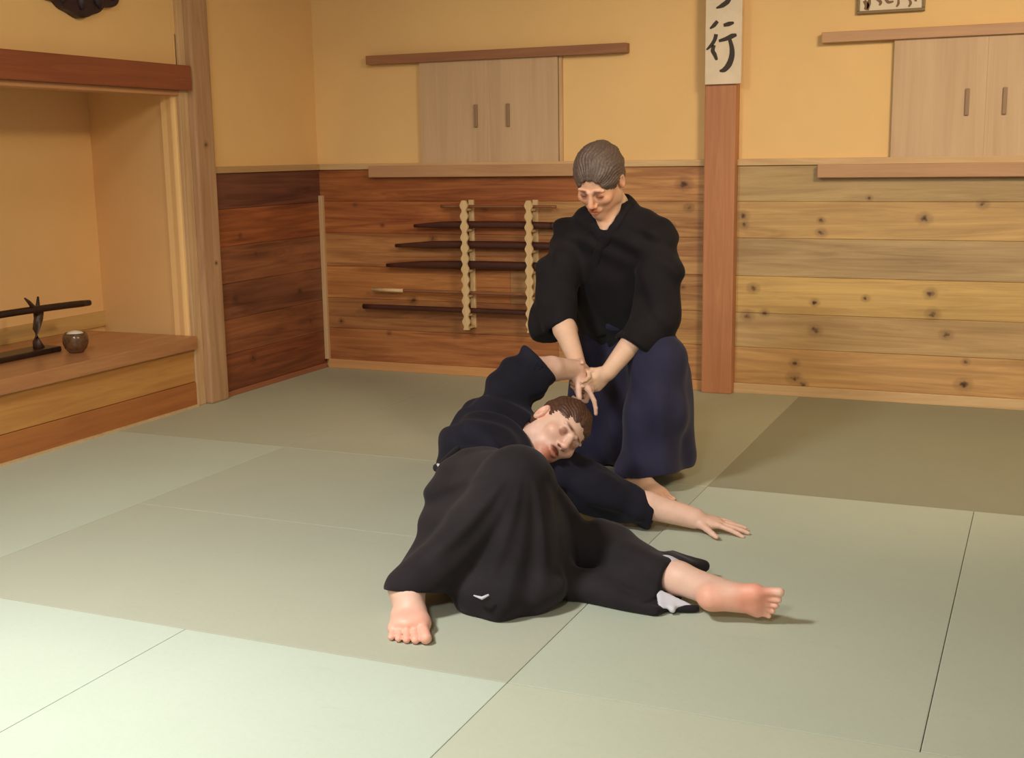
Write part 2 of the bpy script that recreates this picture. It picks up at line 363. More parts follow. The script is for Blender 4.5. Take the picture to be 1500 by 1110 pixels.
# ------------------------------------------------------------------ window shutters
def shutter(xc_l, xc_r, rail_l, rail_r, sill_l, sill_r, railm, sillm, handles, lab, sz):
    t = empty('window_shutter', ((xc_l+xc_r)/2, YB, 1.27), lab, 'shutter', 'wooden window shutters')
    mid = (xc_l+xc_r)/2
    for (a0, a1, dy) in ((xc_l, mid+.002, .022), (mid-.002, xc_r, .022)):
        dr = mb().box((a0+.002, YB-dy-.012, sz), (a1-.002, YB-dy+.006, 1.851)).build('panel', PLY, t, bevel=.002)
        hx = handles[0] if a0 == xc_l else handles[1]
        h = mb().box((hx-.010, YB-dy-.026, 1.47), (hx+.010, YB-dy-.010, 1.60)).build('handle', plain('handle_wood', (.28,.17,.10), .5), t, bevel=.004)
        h.parent = dr; h.matrix_parent_inverse = Matrix.Identity(4)
    mb().box((rail_l, YB-.06, 1.850), (rail_r, YB, 1.902)).build('head_rail', railm, t, bevel=.003)
    mb().box((sill_l, YB-.075, sz-.068), (sill_r, YB-.0, sz)).build('sill', sillm, t, bevel=.004)
    mb().box((xc_r+.001, YB-.02, sz), (xc_r+.02, YB, 1.85)).build('side_stop', PALEV, t)
    return t
XH = lambda px: at(px, 165, YB-.03)[0]
shutter(-3.46, -2.585, -3.80, -2.175, -3.80, -2.25, BROWNX, TANX, (XH(698), XH(745)), 'pale plywood shutter below the brown rail behind the kneeling man', 1.257)
shutter(-.775, .115, -1.13, .50, -1.13, .50, TANX, TANX, (XH(1416), XH(1471)), 'pale plywood shutter below the tan rail, cut by the picture edge', 1.238)

# ------------------------------------------------------------------ sign board with calligraphy
sb = empty('sign_board', (-1.65, YB-.1, 1.66), 'pale hanging board with black brush calligraphy on the red-brown post', 'sign')
BX0, BX1, BZ = -1.722, -1.530, 1.66
mb().box((BX0, YB-.115, BZ), (BX1, YB-.091, 2.75)).build('board', SCROLLP, sb, bevel=.003)
def stroke(pts, wd, parent, name='brush_stroke', y=YB-.1165, m=INK):
    """brush stroke lying on the board: pts in picture pixels, wd in metres"""
    P = []
    for (px, py) in pts:
        q = at(px, py, y); P.append(Vector((q[0], q[2])))
    # resample with a Catmull-Rom curve
    Q = []; W = []
    for i in range(len(P)-1):
        p0 = P[max(i-1,0)]; p1 = P[i]; p2 = P[i+1]; p3 = P[min(i+2, len(P)-1)]
        for k in range(6):
            t = k/6; Q.append(.5*((2*p1)+(p2-p0)*t+(2*p0-5*p1+4*p2-p3)*t*t+(3*p1-p0-3*p2+p3)*t**3)); W.append(1.3*(wd[i]*(1-t)+wd[i+1]*t))
    Q.append(P[-1]); W.append(wd[-1])
    Lf, Rt = [], []
    for i, p in enumerate(Q):
        d = (Q[min(i+1, len(Q)-1)]-Q[max(i-1,0)]).normalized(); n = Vector((-d.y, d.x))
        Lf.append(p+n*W[i]/2); Rt.append(p-n*W[i]/2)
    m_ = mb(); o = 0
    for l, r in zip(Lf, Rt):
        for yy in (y-.0008, y+.002): m_.v.append((l.x, yy, l.y)); m_.v.append((r.x, yy, r.y))
    n = len(Q)
    for i in range(n-1):
        a_ = i*4; b_ = a_+4
        m_.f += [[a_, a_+1, b_+1, b_], [a_+2, b_+2, b_+3, a_+3], [a_, b_, b_+2, a_+2], [a_+1, a_+3, b_+3, b_+1]]
    m_.f += [[0,2,3,1], [(n-1)*4, (n-1)*4+1, (n-1)*4+3, (n-1)*4+2]]
    m_.tint = [(1,1,1)]*len(m_.f); m_.mi = [0]*len(m_.f)
    return m_.build(name, m, parent)
for pts, wd in [
    ([(1070,-6),(1066,2),(1058,8),(1049,12)], [.012,.020,.018,.004]),
    ([(1052,-14),(1044,-6),(1041,0)], [.02,.014,.004]),
    ([(1051,31),(1046,37),(1040,42)], [.014,.016,.006]),
    ([(1060,37),(1068,35),(1075,33)], [.012,.018,.008]),
    ([(1049,50),(1047,58),(1042,66),(1035,73)], [.016,.015,.014,.006]),
    ([(1046,66),(1044,74),(1047,80),(1050,88)], [.014,.016,.016,.010]),
    ([(1053,60),(1063,57),(1072,53),(1079,51)], [.010,.016,.020,.010]),
    ([(1069,58),(1072,70),(1072,82),(1068,94),(1061,102),(1054,104)], [.014,.018,.022,.024,.020,.006])]:
    stroke(pts, wd, sb)

# framed picture
fp = empty('picture_frame', (-.8, YB, 1.98), 'small framed script panel high on the back wall above the second shutter rail', 'picture')
fx0, fx1, fz = at(1257,0,YB)[0], at(1356,0,YB)[0], 1.985
FRM = plain('olive_brown_frame', (.20,.13,.045), .45)
for bb in (((fx0, YB-.03, fz), (fx1, YB, fz+.014)), ((fx0, YB-.03, fz+.5), (fx1, YB, fz+.514)), ((fx0, YB-.03, fz+.0145), (fx0+.012, YB, fz+.4995)), ((fx1-.012, YB-.03, fz+.0145), (fx1, YB, fz+.4995))):
    mb().box(*bb).build('frame_bar', FRM, fp, bevel=.002)
mb().box((fx0+.0125, YB-.018, fz+.0145), (fx1-.0125, YB, fz+.4995)).build('paper', SCROLLP, fp)
INK2 = plain('faded_brown_ink', (.20,.11,.06), .7)
for pts, wd in [([(1266,1),(1270,8),(1267,14)], [.012,.018,.01]), ([(1274,-4),(1273,5),(1271,15)], [.008,.014,.008]), ([(1283,-2),(1290,3),(1288,8)], [.008,.012,.006]), ([(1296,-4),(1301,3),(1309,2)], [.008,.012,.006]),
                ([(1316,-3),(1316,5),(1313,10)], [.006,.010,.006]), ([(1330,-4),(1334,4),(1331,10)], [.006,.01,.006]), ([(1343,-5),(1341,2)], [.006,.01])]:
    stroke(pts, wd, fp, y=YB-.0188, m=INK2)

# ------------------------------------------------------------------ wall rack and weapons
RKM = wood('rack_pine', (.72,.55,.32), (.55,.38,.19), 'z', .6, gs=2)
YR = YB-.02
zt, zb_ = at(690,293,YR-.05)[2], at(690,481,YR-.05)[2]
WZ = [at(700, y, YR-.06)[2] for y in (300.5, 331, 361, 391, 427.5, 455)]
for px_r in (692, 785):
    x = at(px_r, 390, YR-.01)[0]
    rk = empty('weapon_rack', (x, YR, zb_), 'pale pine weapon bracket on the boards, the one %s' % ('closer to the room corner' if px_r == 692 else 'half hidden beside the kneeling man'), 'rack', 'pair of weapon rack brackets')
    mb().box((x-.016, YR-.014, zb_), (x+.016, YR+.005, zt)).build('back_strip', RKM, rk, bevel=.002)
    # front upright with scalloped edge
    ol = []; zz = np.linspace(zb_, zt, 90)
    per = (WZ[0]-WZ[5])/5
    sc_ = lambda z: .021 + .007*math.cos((z-WZ[5])/per*2*math.pi*2)
    ol = [(x+sc_(z)*.9, z) for z in zz] + [(x-sc_(z)*.9, z) for z in zz[::-1]]
    mb().prism(ol, YR-.115, YR-.100).build('front_upright', RKM, rk)
    for z in WZ + [zb_+.035]:
        mb().box((x-.012, YR-.101, z-.031), (x+.012, YR-.013, z-.018)).build('peg', RKM, rk, bevel=.002)
labs = ['short thin wooden stick on the topmost pegs of the wall rack', 'short dark wooden sword second from the top of the wall rack', 'dark wooden sword third from the top of the wall rack',
        'dark red wooden sword with tapered tip, fourth from the top of the wall rack', 'slim pale-ended staff, fifth from the top of the wall rack', 'longest dark staff on the lowest pegs of the wall rack']
ends = [(648,815), (608,862), (580,888), (566,905), (545,925), (530,940)]
for i, (z, (e0, e1)) in enumerate(zip(WZ, ends)):
    xa, xb = at(e0,390,YR-.06)[0], at(e1,390,YR-.06)[0]; yy = YR-.058
    n = 24; sag = [0, .012, .014, .016, 0, 0][i]; r = [.009, .017, .018, .019, .010, .016][i]
    pts = []; rr = []
    for k in range(n+1):
        t = k/n; pts.append((xa+(xb-xa)*t, yy, z - .016 + r*1.27 + sag*.3 - sag*(2*t-1)**2 if sag else z-.0165+r))
        taper = 1.
        if sag: taper = .45 + .55*min(1, t/.18) if t < .18 else 1
        rr.append(r*taper)
    wt = empty('wooden_sword' if sag else 'wooden_staff', ((xa+xb)/2, yy, z-.02), labs[i], 'training weapon', 'training weapons on the wall rack')
    mb().tube(pts, rr, 12, squash=1.25 if sag else 1.).build('blade' if sag else 'shaft', SWORDWOOD2 if i in (0, 4) else SWORDWOOD, wt, smooth=True)
    if i == 4: mb().tube([(xa-.004, yy, z-.017+r), (xa+.21, yy, z-.017+r)], r*1.12, 12).build('pale_end_sleeve', RKM, wt, smooth=True)
    if sag:
        gx = xa+(xb-xa)*.80
        gz = pts[int(.8*n)][2]
        mb().tube([(gx-.004, yy, gz), (gx+.004, yy, gz)], r*1.3, 16).build('guard', DARKWOOD, wt)

# ------------------------------------------------------------------ sword stand, sword, bowl in the alcove
SX = -4.55; TZ = .385
sst = empty('sword_stand', (SX, 4.35, TZ), 'dark root-wood sword stand on the alcove platform', 'stand')
mb().box((SX-.07, 3.95, TZ), (SX+.07, 4.70, TZ+.028)).build('base', DARKWOOD, sst, bevel=.008)
for yy in (4.62, 4.05):
    s = 1 if yy > 4.4 else -1
    mb().tube([(SX, yy, TZ+.02), (SX, yy-.012*s, TZ+.06), (SX, yy-.008*s, TZ+.12), (SX, yy+.012*s, TZ+.17), (SX-.005, yy+.02*s, TZ+.20)], [.030,.020,.018,.022,.026], 12).build('upright', ROOTWOOD, sst, smooth=True)
    mb().tube([(SX-.005, yy+.015*s, TZ+.19), (SX+.02, yy-.03*s, TZ+.225), (SX+.035, yy-.075*s, TZ+.262), (SX+.045, yy-.11*s, TZ+.285)], [.018,.013,.009,.004], 10).build('prong', ROOTWOOD, sst, smooth=True)
    mb().tube([(SX-.01, yy+.02*s, TZ+.19), (SX-.02, yy+.035*s, TZ+.23), (SX-.02, yy+.042*s, TZ+.275)], [.016,.011,.005], 10).build('prong', ROOTWOOD, sst, smooth=True)
sw = empty('sheathed_sword', (SX+.02, 4.4, TZ+.2), 'black sheathed sword lying across the root-wood stand in the alcove', 'sword')
pts = [(SX+.022, 3.72+i*.052*1.202, TZ+.222-.012*((i-10)/10)**2+.0) for i in range(21)]
mb().tube(pts, [.015]*19+[.015,.013], 14, squash=1.15).build('scabbard', DARKWOOD, sw, smooth=True)
mb().tube([(SX+.022, 3.44, TZ+.200), (SX+.022, 3.56, TZ+.205), (SX+.022, 3.712, TZ+.210)], [.016,.014,.016], 14).build('grip', BLACK, sw, smooth=True)
mb().tube([(SX+.022, 3.713, TZ+.211), (SX+.022, 3.7195, TZ+.211)], .036, 24).build('guard', plain('iron', (.03,.028,.025), .4, .8), sw)
bp = at(112, 516, 4.66); k_ = (CAMH-TZ)/(CAMH-bp[2])
bx, by = bp[0]*k_, bp[1]*k_
bw = empty('bowl', (bx, by, TZ), 'small round dark bowl with a pale dome inside on the alcove platform', 'bowl')
mb().lathe([(0,.004),(.03,.004),(.034,0),(.036,.004),(.052,.022),(.062,.05),(.061,.078),(.054,.096),(.050,.098),(.048,.094),(.054,.076),(.055,.05),(.044,.024),(.02,.014),(0,.013)], (bx, by, TZ), 40).build('bowl_body', plain('dark_glazed_bowl', (.12,.06,.03), .22, nz=.35, nscale=40), bw, smooth=True)
mb().lathe([(0,.070),(.0515,.074),(.045,.092),(.03,.104),(0,.110)], (bx, by, TZ), 32).build('bowl_dome', plain('pale_dome', (.7,.66,.6), .9, nz=.1), bw, smooth=True)  # pale dome rising above the rim, standing for the pale spot

# carved ornament on the wall above the lintel
orn = empty('carved_ornament', (XW, 4.66, 2.0), 'dark scalloped carved ornament high above the alcove, pointing down', 'ornament')
oc = Vector((4.66, 2.185)); ol = []
for i in range(96):
    a_ = 2*math.pi*i/96
    r = .94 + .10*abs(math.sin(a_*6))
    y_, z_ = math.cos(a_)*r*.32, math.sin(a_)*r*.195
    if abs((a_ - 1.5*math.pi)) < .22: z_ -= .040*(1-abs(a_-1.5*math.pi)/.22)
    ol.append((oc.x+y_, oc.y+z_))
CARV = plain('dark_carved_wood', (.025,.010,.016), .5, nz=.5, nscale=25)
mb().prism(ol, XW-.004, XW+.045, axis='x').build('back_plate', CARV, orn, bevel=.006)
for i in range(14):
    a_ = 2*math.pi*i/14 + .2
    c_ = (XW+.045, oc.x+math.cos(a_)*.24, oc.y+math.sin(a_)*.135)
    d_ = Vector((0, math.cos(a_), math.sin(a_)))
    mb().tube([Vector(c_)-d_*.05, Vector(c_)-d_*.02, Vector(c_)+d_*.02, Vector(c_)+d_*.05], [.012,.024,.026,.010], 10).build('petal', CARV, orn, smooth=True)
mb().lathe([(0,.06),(.05,.05),(.09,.02),(.1,0)], (0,0,0), 24).build('boss', CARV, orn, smooth=True).matrix_basis = Matrix.Translation((XW+.045, oc.x, oc.y)) @ Matrix.Rotation(math.pi/2, 4, 'Y')

# ------------------------------------------------------------------ signed-distance modelling of bodies and cloth
V = lambda *a: np.array(a, float)
def nrm(v): v = np.array(v, float); return v/np.linalg.norm(v)
class Field:
    def __init__(s, lo, hi, res):
        s.lo = np.array(lo, float); s.res = res; s.n = np.ceil((np.array(hi)-s.lo)/res).astype(int)+1
        s.D = np.full(s.n, .2, np.float32)
    def region(s, lo, hi):
        a = np.clip(np.floor((np.array(lo)-s.lo)/s.res).astype(int), 0, s.n-1); b = np.clip(np.ceil((np.array(hi)-s.lo)/s.res).astype(int)+1, 1, s.n)
        sl = tuple(slice(a[i], max(b[i], a[i]+1)) for i in range(3))
        g = [(s.lo[i]+np.arange(sl[i].start, sl[i].stop)*s.res).astype(np.float32) for i in range(3)]
        return sl, g[0][:,None,None], g[1][None,:,None], g[2][None,None,:]
    def apply(s, lo, hi, fn, k, mode='add'):
        m = max(.03, k*1.5)
        sl, X, Y, Z = s.region(np.array(lo)-m, np.array(hi)+m)
        d = fn(X, Y, Z); A = s.D[sl]
        if mode == 'sub':
            d = -d
            h = np.maximum(k-np.abs(A-d), 0)/max(k, 1e-6); s.D[sl] = np.maximum(A, d)+h*h*k*.25
        else:
            h = np.maximum(k-np.abs(A-d), 0)/max(k, 1e-6); s.D[sl] = np.minimum(A, d)-h*h*k*.25
    def cone(s, a, b, r1, r2=None, k=.01, flat=None, mode='add'):
        a = np.array(a, float); b = np.array(b, float); r2 = r1 if r2 is None else r2
        lo = np.minimum(a-r1, b-r2); hi = np.maximum(a+r1, b+r2); ax = b-a
        if flat is not None:
            n = nrm(flat[0]); q = 1/flat[1]; pad = max(r1, r2)*max(0, flat[1]-1); lo = lo-pad; hi = hi+pad
            axf = ax + n*np.dot(ax, n)*(q-1)
        else: axf = ax
        L2 = max(1e-9, np.dot(axf, axf))
        def fn(X, Y, Z):
            x, y, z = X-a[0], Y-a[1], Z-a[2]
            if flat is not None:
                c = (x*n[0]+y*n[1]+z*n[2])*(q-1); x, y, z = x+n[0]*c, y+n[1]*c, z+n[2]*c
            t = np.clip((x*axf[0]+y*axf[1]+z*axf[2])/L2, 0, 1)
            d = np.sqrt((x-t*axf[0])**2+(y-t*axf[1])**2+(z-t*axf[2])**2) - (r1+(r2-r1)*t)
            return d*((1+min(flat[1], 1))/2 if flat is not None else 1)
        s.apply(lo, hi, fn, k, mode); return s
    def chain(s, pts, rs, k=.01, flat=None):
        for i in range(len(pts)-1): s.cone(pts[i], pts[i+1], rs[i], rs[i+1], k, flat)
        return s
    def ell(s, c, r, F=None, k=.01, mode='add'):
        c = np.array(c, float); r = np.array(r, float); F = np.eye(3) if F is None else np.array(F, float)   # rows = local axes
        R_ = r.max(); 
        def fn(X, Y, Z):
            x, y, z = X-c[0], Y-c[1], Z-c[2]
            l = [(x*F[i][0]+y*F[i][1]+z*F[i][2]) for i in range(3)]
            k0 = np.sqrt(sum((l[i]/r[i])**2 for i in range(3))); k1 = np.sqrt(sum((l[i]/r[i]**2)**2 for i in range(3)))
            return k0*(k0-1)/np.maximum(k1, 1e-6)
        s.apply(c-R_, c+R_, fn, k, mode); return s
    def tri(s, a, b, c, r, k=.02, mode='add'):
        a, b, c = [np.array(p, float) for p in (a, b, c)]; r = np.array(r if hasattr(r, '__len__') else [r]*3, float)
        e0, e1 = b-a, c-a; n = np.cross(e0, e1); n2 = np.dot(n, n)
        def fn(X, Y, Z):
            x, y, z = X-a[0], Y-a[1], Z-a[2]
            def cr(ex, p): return None
            # barycentric of the projection, clamped, refined by the three edges
            w = (x*np.cross(n, e0)[0]+y*np.cross(n, e0)[1]+z*np.cross(n, e0)[2])/n2      # weight of c
            g = np.cross(e1, n); v = (x*g[0]+y*g[1]+z*g[2])/n2                             # weight of b
            u = 1-v-w
            inside = (u >= 0)&(v >= 0)&(w >= 0)
            best = np.where(inside, np.abs(x*n[0]+y*n[1]+z*n[2])/math.sqrt(n2) - (u*r[0]+v*r[1]+w*r[2]), 9.)
            for (p, q, rp, rq) in ((a, b, r[0], r[1]), (b, c, r[1], r[2]), (c, a, r[2], r[0])):
                x, y, z = X-p[0], Y-p[1], Z-p[2]; d = q-p
                t = np.clip((x*d[0]+y*d[1]+z*d[2])/np.dot(d, d), 0, 1)
                best = np.minimum(best, np.sqrt((x-t*d[0])**2+(y-t*d[1])**2+(z-t*d[2])**2)-(rp+(rq-rp)*t))
            return best
        P = np.stack([a, b, c]); m = r.max(); s.apply(P.min(0)-m, P.max(0)+m, fn, k, mode); return s
    def half(s, p, n, k=.004, lo=None, hi=None):       # remove the side the normal points to
        p = np.array(p, float); n = nrm(n); lo = s.lo if lo is None else lo; hi = s.lo+s.n*s.res if hi is None else hi
        sl, X, Y, Z = s.region(lo, hi)
        d = (X-p[0])*n[0]+(Y-p[1])*n[1]+(Z-p[2])*n[2]; A = s.D[sl]
        h = np.maximum(k-np.abs(A-d), 0)/k; s.D[sl] = np.maximum(A, d)+h*h*k*.25; return s
    def disp(s, fn, lo=None, hi=None):
        lo = s.lo if lo is None else lo; hi = s.lo+s.n*s.res if hi is None else hi
        sl, X, Y, Z = s.region(lo, hi); s.D[sl] += fn(X, Y, Z); return s
    def surface(s):
        D = s.D; D[0], D[-1] = .1, .1; D[:,0], D[:,-1] = .1, .1; D[:,:,0], D[:,:,-1] = .1, .1
        S = (D < 0).astype(np.uint8); nx, ny, nz = D.shape
        occ = np.zeros((nx-1, ny-1, nz-1), np.uint8)
        for i in (0,1):
            for j in (0,1):
                for l in (0,1): occ += S[i:nx-1+i, j:ny-1+j, l:nz-1+l]
        act = (occ > 0)&(occ < 8); idx = np.full(act.shape, -1, np.int32); ijk = np.argwhere(act); idx[act] = np.arange(len(ijk))
        acc = np.zeros((len(ijk), 3)); cnt = np.zeros(len(ijk))
        I, J, K = ijk.T
        for ax in range(3):
            for u in (0,1):
                for v in (0,1):
                    o = [0,0,0]; o[(ax+1)%3] = u; o[(ax+2)%3] = v; e = list(o); e[ax] = 1
                    va = D[I+o[0], J+o[1], K+o[2]]; vb = D[I+e[0], J+e[1], K+e[2]]; m = (va < 0) != (vb < 0)
                    t = np.where(m, va/np.where(m, va-vb, 1), 0)
                    for q in range(3):
                        acc[:, q] += np.where(m, o[q]+(t if q == ax else 0), 0)
                    cnt += m
        pos = s.lo + (ijk + acc/cnt[:,None])*s.res
        faces = []
        for ax in range(3):
            sh = [slice(1, -1)]*3; sh[ax] = slice(0, D.shape[ax]-1)
            A = S[tuple(sh)]; sb_ = list(sh); sb_[ax] = slice(1, D.shape[ax]); B = S[tuple(sb_)]
            for sgn in (0, 1):
                m = (A == 1-sgn)&(B == sgn)
                q = np.argwhere(m); off = np.array([1,1,1]); off[ax] = 0; q = q+off
                b_, c_ = (ax+1)%3, (ax+2)%3
                def cell(db, dc): w = q.copy(); w[:, b_] -= db; w[:, c_] -= dc; return idx[w[:,0], w[:,1], w[:,2]]
                f = np.stack([cell(1,1), cell(0,1), cell(0,0), cell(1,0)], 1)
                faces.append(f if sgn == 0 else f[:, ::-1])
        F_ = np.concatenate(faces); F_ = F_[(F_ >= 0).all(1)]
        return pos, F_
    def build(s, name, mat, parent=None, paint=None, smooth=0, keep_big=True):
        pos, F_ = s.surface()
        me = bpy.data.meshes.new(name)
        me.vertices.add(len(pos)); me.vertices.foreach_set('co', pos.astype(np.float32).ravel())
        me.loops.add(F_.size); me.loops.foreach_set('vertex_index', F_.astype(np.int32).ravel())
        me.polygons.add(len(F_)); me.polygons.foreach_set('loop_start', np.arange(0, F_.size, 4, dtype=np.int32)); 
        me.update(calc_edges=True); me.validate()
        me.polygons.foreach_set('use_smooth', np.ones(len(me.polygons), bool))
        ca = me.color_attributes.new('tint', 'FLOAT_COLOR', 'POINT'); col = np.ones((len(pos), 4), np.float32)
        if paint is not None: col[:, :3] = paint(pos)
        ca.data.foreach_set('color', col.ravel())
        o = link(name, me, mat, parent)
        if smooth:
            md = o.modifiers.new('smooth', 'SMOOTH'); md.factor = .5; md.iterations = smooth
        return o
def painter(spots):
    """spots: (centre, radius, colour multiplier, softness)"""
    def f(P):
        col = np.ones((len(P), 3))
        for c, r, m, soft in spots:
            d = np.linalg.norm((P-np.array(c))/np.array(r), axis=1); w = np.clip((1+soft-d)/soft, 0, 1)[:, None]
            col = col*(1-w) + col*np.array(m)*w
        return col
    return f
def frame(f, up):            # rows: right, forward, up of a figure facing f
    f = nrm(f); r = nrm(np.cross(f, up)); u = np.cross(r, f); return np.stack([r, f, u])
def head(F, c, fr, s=1., mouth_open=0, chin=1.):
    T = lambda x, y, z: c + s*(x*fr[0]+y*fr[1]+z*fr[2])
    e = lambda p, r, k=.012, mode='add': F.ell(T(*p), np.array(r)*s, fr, k*s, mode)
    e((0,-.018,.035), (.077,.096,.086), .02); e((0,.025,-.02), (.064,.070,.085), .03); e((0,.03,-.070), (.052,.052,.042), .025)
    e((0,.072,-.098*chin), (.022,.020,.019), .022)
    for x in (-1, 1):
        e((x*.060,-.0,-.06), (.013,.022,.03), .03)                                   # jaw angle
        e((x*.040,.066,-.022), (.024,.022,.020), .02)                                # cheekbone
        e((x*.031,.099,.006), (.019,.016,.013), .012, 'sub')                          # socket
        e((x*.031,.080,.004), (.015,.0125,.011), .004)                                # eyeball under lid
        F.cone(T(x*.012,.092,.021), T(x*.046,.080,.023), .0075*s, .006*s, .008*s)     # brow ridge
        e((x*.0115,.103,-.034), (.0085,.010,.0075), .005)
        e((x*.082,-.012,-.005), (.010,.020,.032), .006); e((x*.088,-.006,-.003), (.007,.011,.019), .004, 'sub'); e((x*.083,.002,-.008), (.006,.006,.01), .004)
    F.cone(T(0,.092,.016), T(0,.114,-.026), .0075*s, .0115*s, .008*s)
    e((0,.092,-.062), (.026,.012,.012), .012)
    e((0,.1005,-.0575), (.021,.008,.0048), .004); e((0,.099,-.0695), (.018,.008,.0058), .004)
    F.cone(T(-.022,.1035,-.0635), T(.022,.1035,-.0635), .0022*s, k=.003*s, mode='sub')
    return T
def head_paint(T, s, fr, tash=None, beard=None):
    S = []
    for x in (-1, 1):
        S.append((T(x*.031,.092,-.001), (.012*s), (.55,.40,.36), .45))          # lashes / lid line
        [S.append((T(x*a_,.096-.15*(a_-.03),.0265), .0055*s, (.45,.34,.30), .7)) for a_ in (.018,.024,.030,.036,.042)]
        S.append((T(x*.05,.075,-.03), .022*s, (1.02,.93,.90), .8)); S.append((T(x*.086,-.008,-.003), .025*s, (1.02,.88,.84), .6))
        S.append((T(x*.0115,.108,-.041), .0055*s, (.4,.22,.2), .5))
    S.append((T(0,.106,-.064), .013*s, (.92,.74,.70), .7)); S.append((T(.012,.104,-.064), .011*s, (.92,.76,.72), .7)); S.append((T(-.012,.104,-.064), .011*s, (.92,.76,.72), .7))
    S.append((T(0,.12,-.03), .016*s, (1.03,.90,.86), .7))
    if tash:
        for x in (-.02,-.01,0,.01,.02): S.append((T(x,.106,-.052), .0085*s, tash, .8))
    if beard:
        for x in (-.022,0,.022): S.append((T(x,.082,-.092), .022*s, beard, .8))
    return S
def hair(name, mat, parent, c, fr, s, res=.0028, front=.045, side=.02, nape=-.05, vol=.012, part=None):
    R_ = .15*s; F = Field(c-R_, c+R_, res); T = lambda x, y, z: c + s*(x*fr[0]+y*fr[1]+z*fr[2])
    e = lambda p, r, k=.01, mode='add': F.ell(T(*p), np.array(r)*s, fr, k, mode)
    e((0,-.018,.037), (.077+vol,.096+vol,.086+vol), .01)
    e((0,-.055,-.02), (.066+vol*.6,.055+vol*.5,.06), .02)
    def strands(X, Y, Z):
        x, y, z = [(X-c[0])*fr[i][0]+(Y-c[1])*fr[i][1]+(Z-c[2])*fr[i][2] for i in range(3)]
        a = np.arctan2(z-.03, x*1.0)
        return .0014*np.sin(a*46+18*y/s*2+3*np.sin(y*60)) + .0008*np.sin(a*83+5*np.sin(y*45)) + .002*np.sin(a*9+y*40)
    # face opening: keep only above the hairline in front
    e((0,.125,-.045), (.078,.085,front+.045), .008, 'sub'); e((0,.07,-.09), (.095,.075,.085), .01, 'sub')
    for x in (-1, 1): e((x*.088,.000,-.012), (.022,.024,.036), .006, 'sub')
    F.half(T(0,-.03,nape), -fr[2]*1+fr[1]*.1, .01)
    F.disp(strands)
    return F.build(name, mat, parent, smooth=1)
def hand(F, W, d, n, thumb, s=1., curl=(.3,.35,.4,.4), spread=.08, tcurl=.4, tout=.9, k=.006, lat=1.):
    """W wrist, d towards knuckles, n palm side, thumb = thumb-side direction"""
    d = nrm(d); t = nrm(np.array(thumb)-d*np.dot(thumb, d)); n = nrm(np.array(n)-d*np.dot(n, d)-t*np.dot(n, t))
    P = lambda a, b, c_: W + s*(a*d+b*t+c_*n)
    fr = np.stack([d, t, n])
    F.cone(P(-.01,0,0), P(.02,0,0), .028*s, .027*s, .015, flat=(n, .72))
    F.ell(P(.052,.0,.001), np.array([.050,.041,.0165])*s, fr, .012)
    F.ell(P(.035,.026,.010), np.array([.030,.015,.014])*s, fr, .012)      # thumb mound
    F.ell(P(.038,-.028,.008), np.array([.030,.012,.012])*s, fr, .012)
    tips = []
    for i, (b, L_, r) in enumerate(((.030,(.043,.026,.021),.0092), (.010,(.047,.030,.022),.0094), (-.0105,(.044,.028,.021),.0088), (-.0295,(.035,.021,.018),.0078))):
        root = P(.084-(abs(i-1)*.004+(.008 if i == 3 else 0)), b, -.002)
        ang = 0; dirb = d + t*(spread*(1.5-i)); dirb = nrm(dirb); p = root; rr = r*s
        F.cone(P(.05, b*.75, -.002), root, .010*s, rr*1.08, .010)
        for j in range(3):
            ang += curl[i]*(1., 1.15, .8)[j]
            q = p + s*L_[j]*(dirb*math.cos(ang)+n*math.sin(ang)); F.cone(p, q, rr, rr*.90, .0035 if j == 0 else .003); p = q; rr *= .90
        tips.append(p)
    p = P(.020,.026,.006); dr = nrm(d*.75+t*tout+n*.25*lat); q = p+dr*.040*s; F.cone(p, q, .0135*s, .011*s, .008)
    dr = nrm(dr+ n*tcurl*.6 + d*tcurl*.4); p = q; q = p+dr*.030*s; F.cone(p, q, .0108*s, .0098*s, .004); p = q
    dr = nrm(dr+ n*tcurl*.4+d*.2); q = p+dr*.022*s; F.cone(p, q, .0098*s, .0078*s, .003); tips.append(q)
    return tips, n
def foot(F, A, heel, toe, up, med, s=1., k=.012):
    """A ankle, heel (sole level), toe (tip of big toe line, sole level), up dorsal, med big-toe side"""
    f = nrm(toe-heel); up = nrm(up-f*np.dot(up, f)); med = nrm(med-f*np.dot(med, f)-up*np.dot(med, up)); fr = np.stack([f, med, up])
    Lf = np.linalg.norm(toe-heel); P = lambda a, b, c_: heel + f*a*Lf + med*b*s + up*c_*s
    F.ell(P(.13,0,.032), np.array([.036,.030,.034])*s, fr, .01)
    F.cone(A, P(.16,0,.045), .036*s, .033*s, .03); F.cone(A, P(.48,.004,.042), .034*s, .030*s, .04)
    F.cone(P(.15,-.004,.026), P(.66,-.018,.018), .026*s, .019*s, .02); F.cone(P(.3,.008,.034), P(.70,.022,.022), .028*s, .022*s, .02)
    F.cone(P(.66,.026,.021), P(.70,-.034,.015), .021*s, .015*s, .02)
    F.ell(P(.55,-.002,.030), np.array([.06,.038,.020])*s, fr, .02)
    tp = []
    for i, (b, r, l) in enumerate(((.030,.0135,1.0),(.010,.0095,.985),(-.007,.0088,.955),(-.0225,.0082,.915),(-.0365,.0078,.865))):
        a0 = .74-.022*i
        m = P((a0+l)/2, b*1.05, r/ s*s+.006); e_ = P(l-.03, b*1.12, r)
        F.cone(P(a0-.04, b, .018), m, r*1.0*s, r*.85*s, .006); F.cone(m, e_, r*.85*s, r*1.0*s, .003); tp.append(e_+up*r*.6*s)
    return P, tp, fr

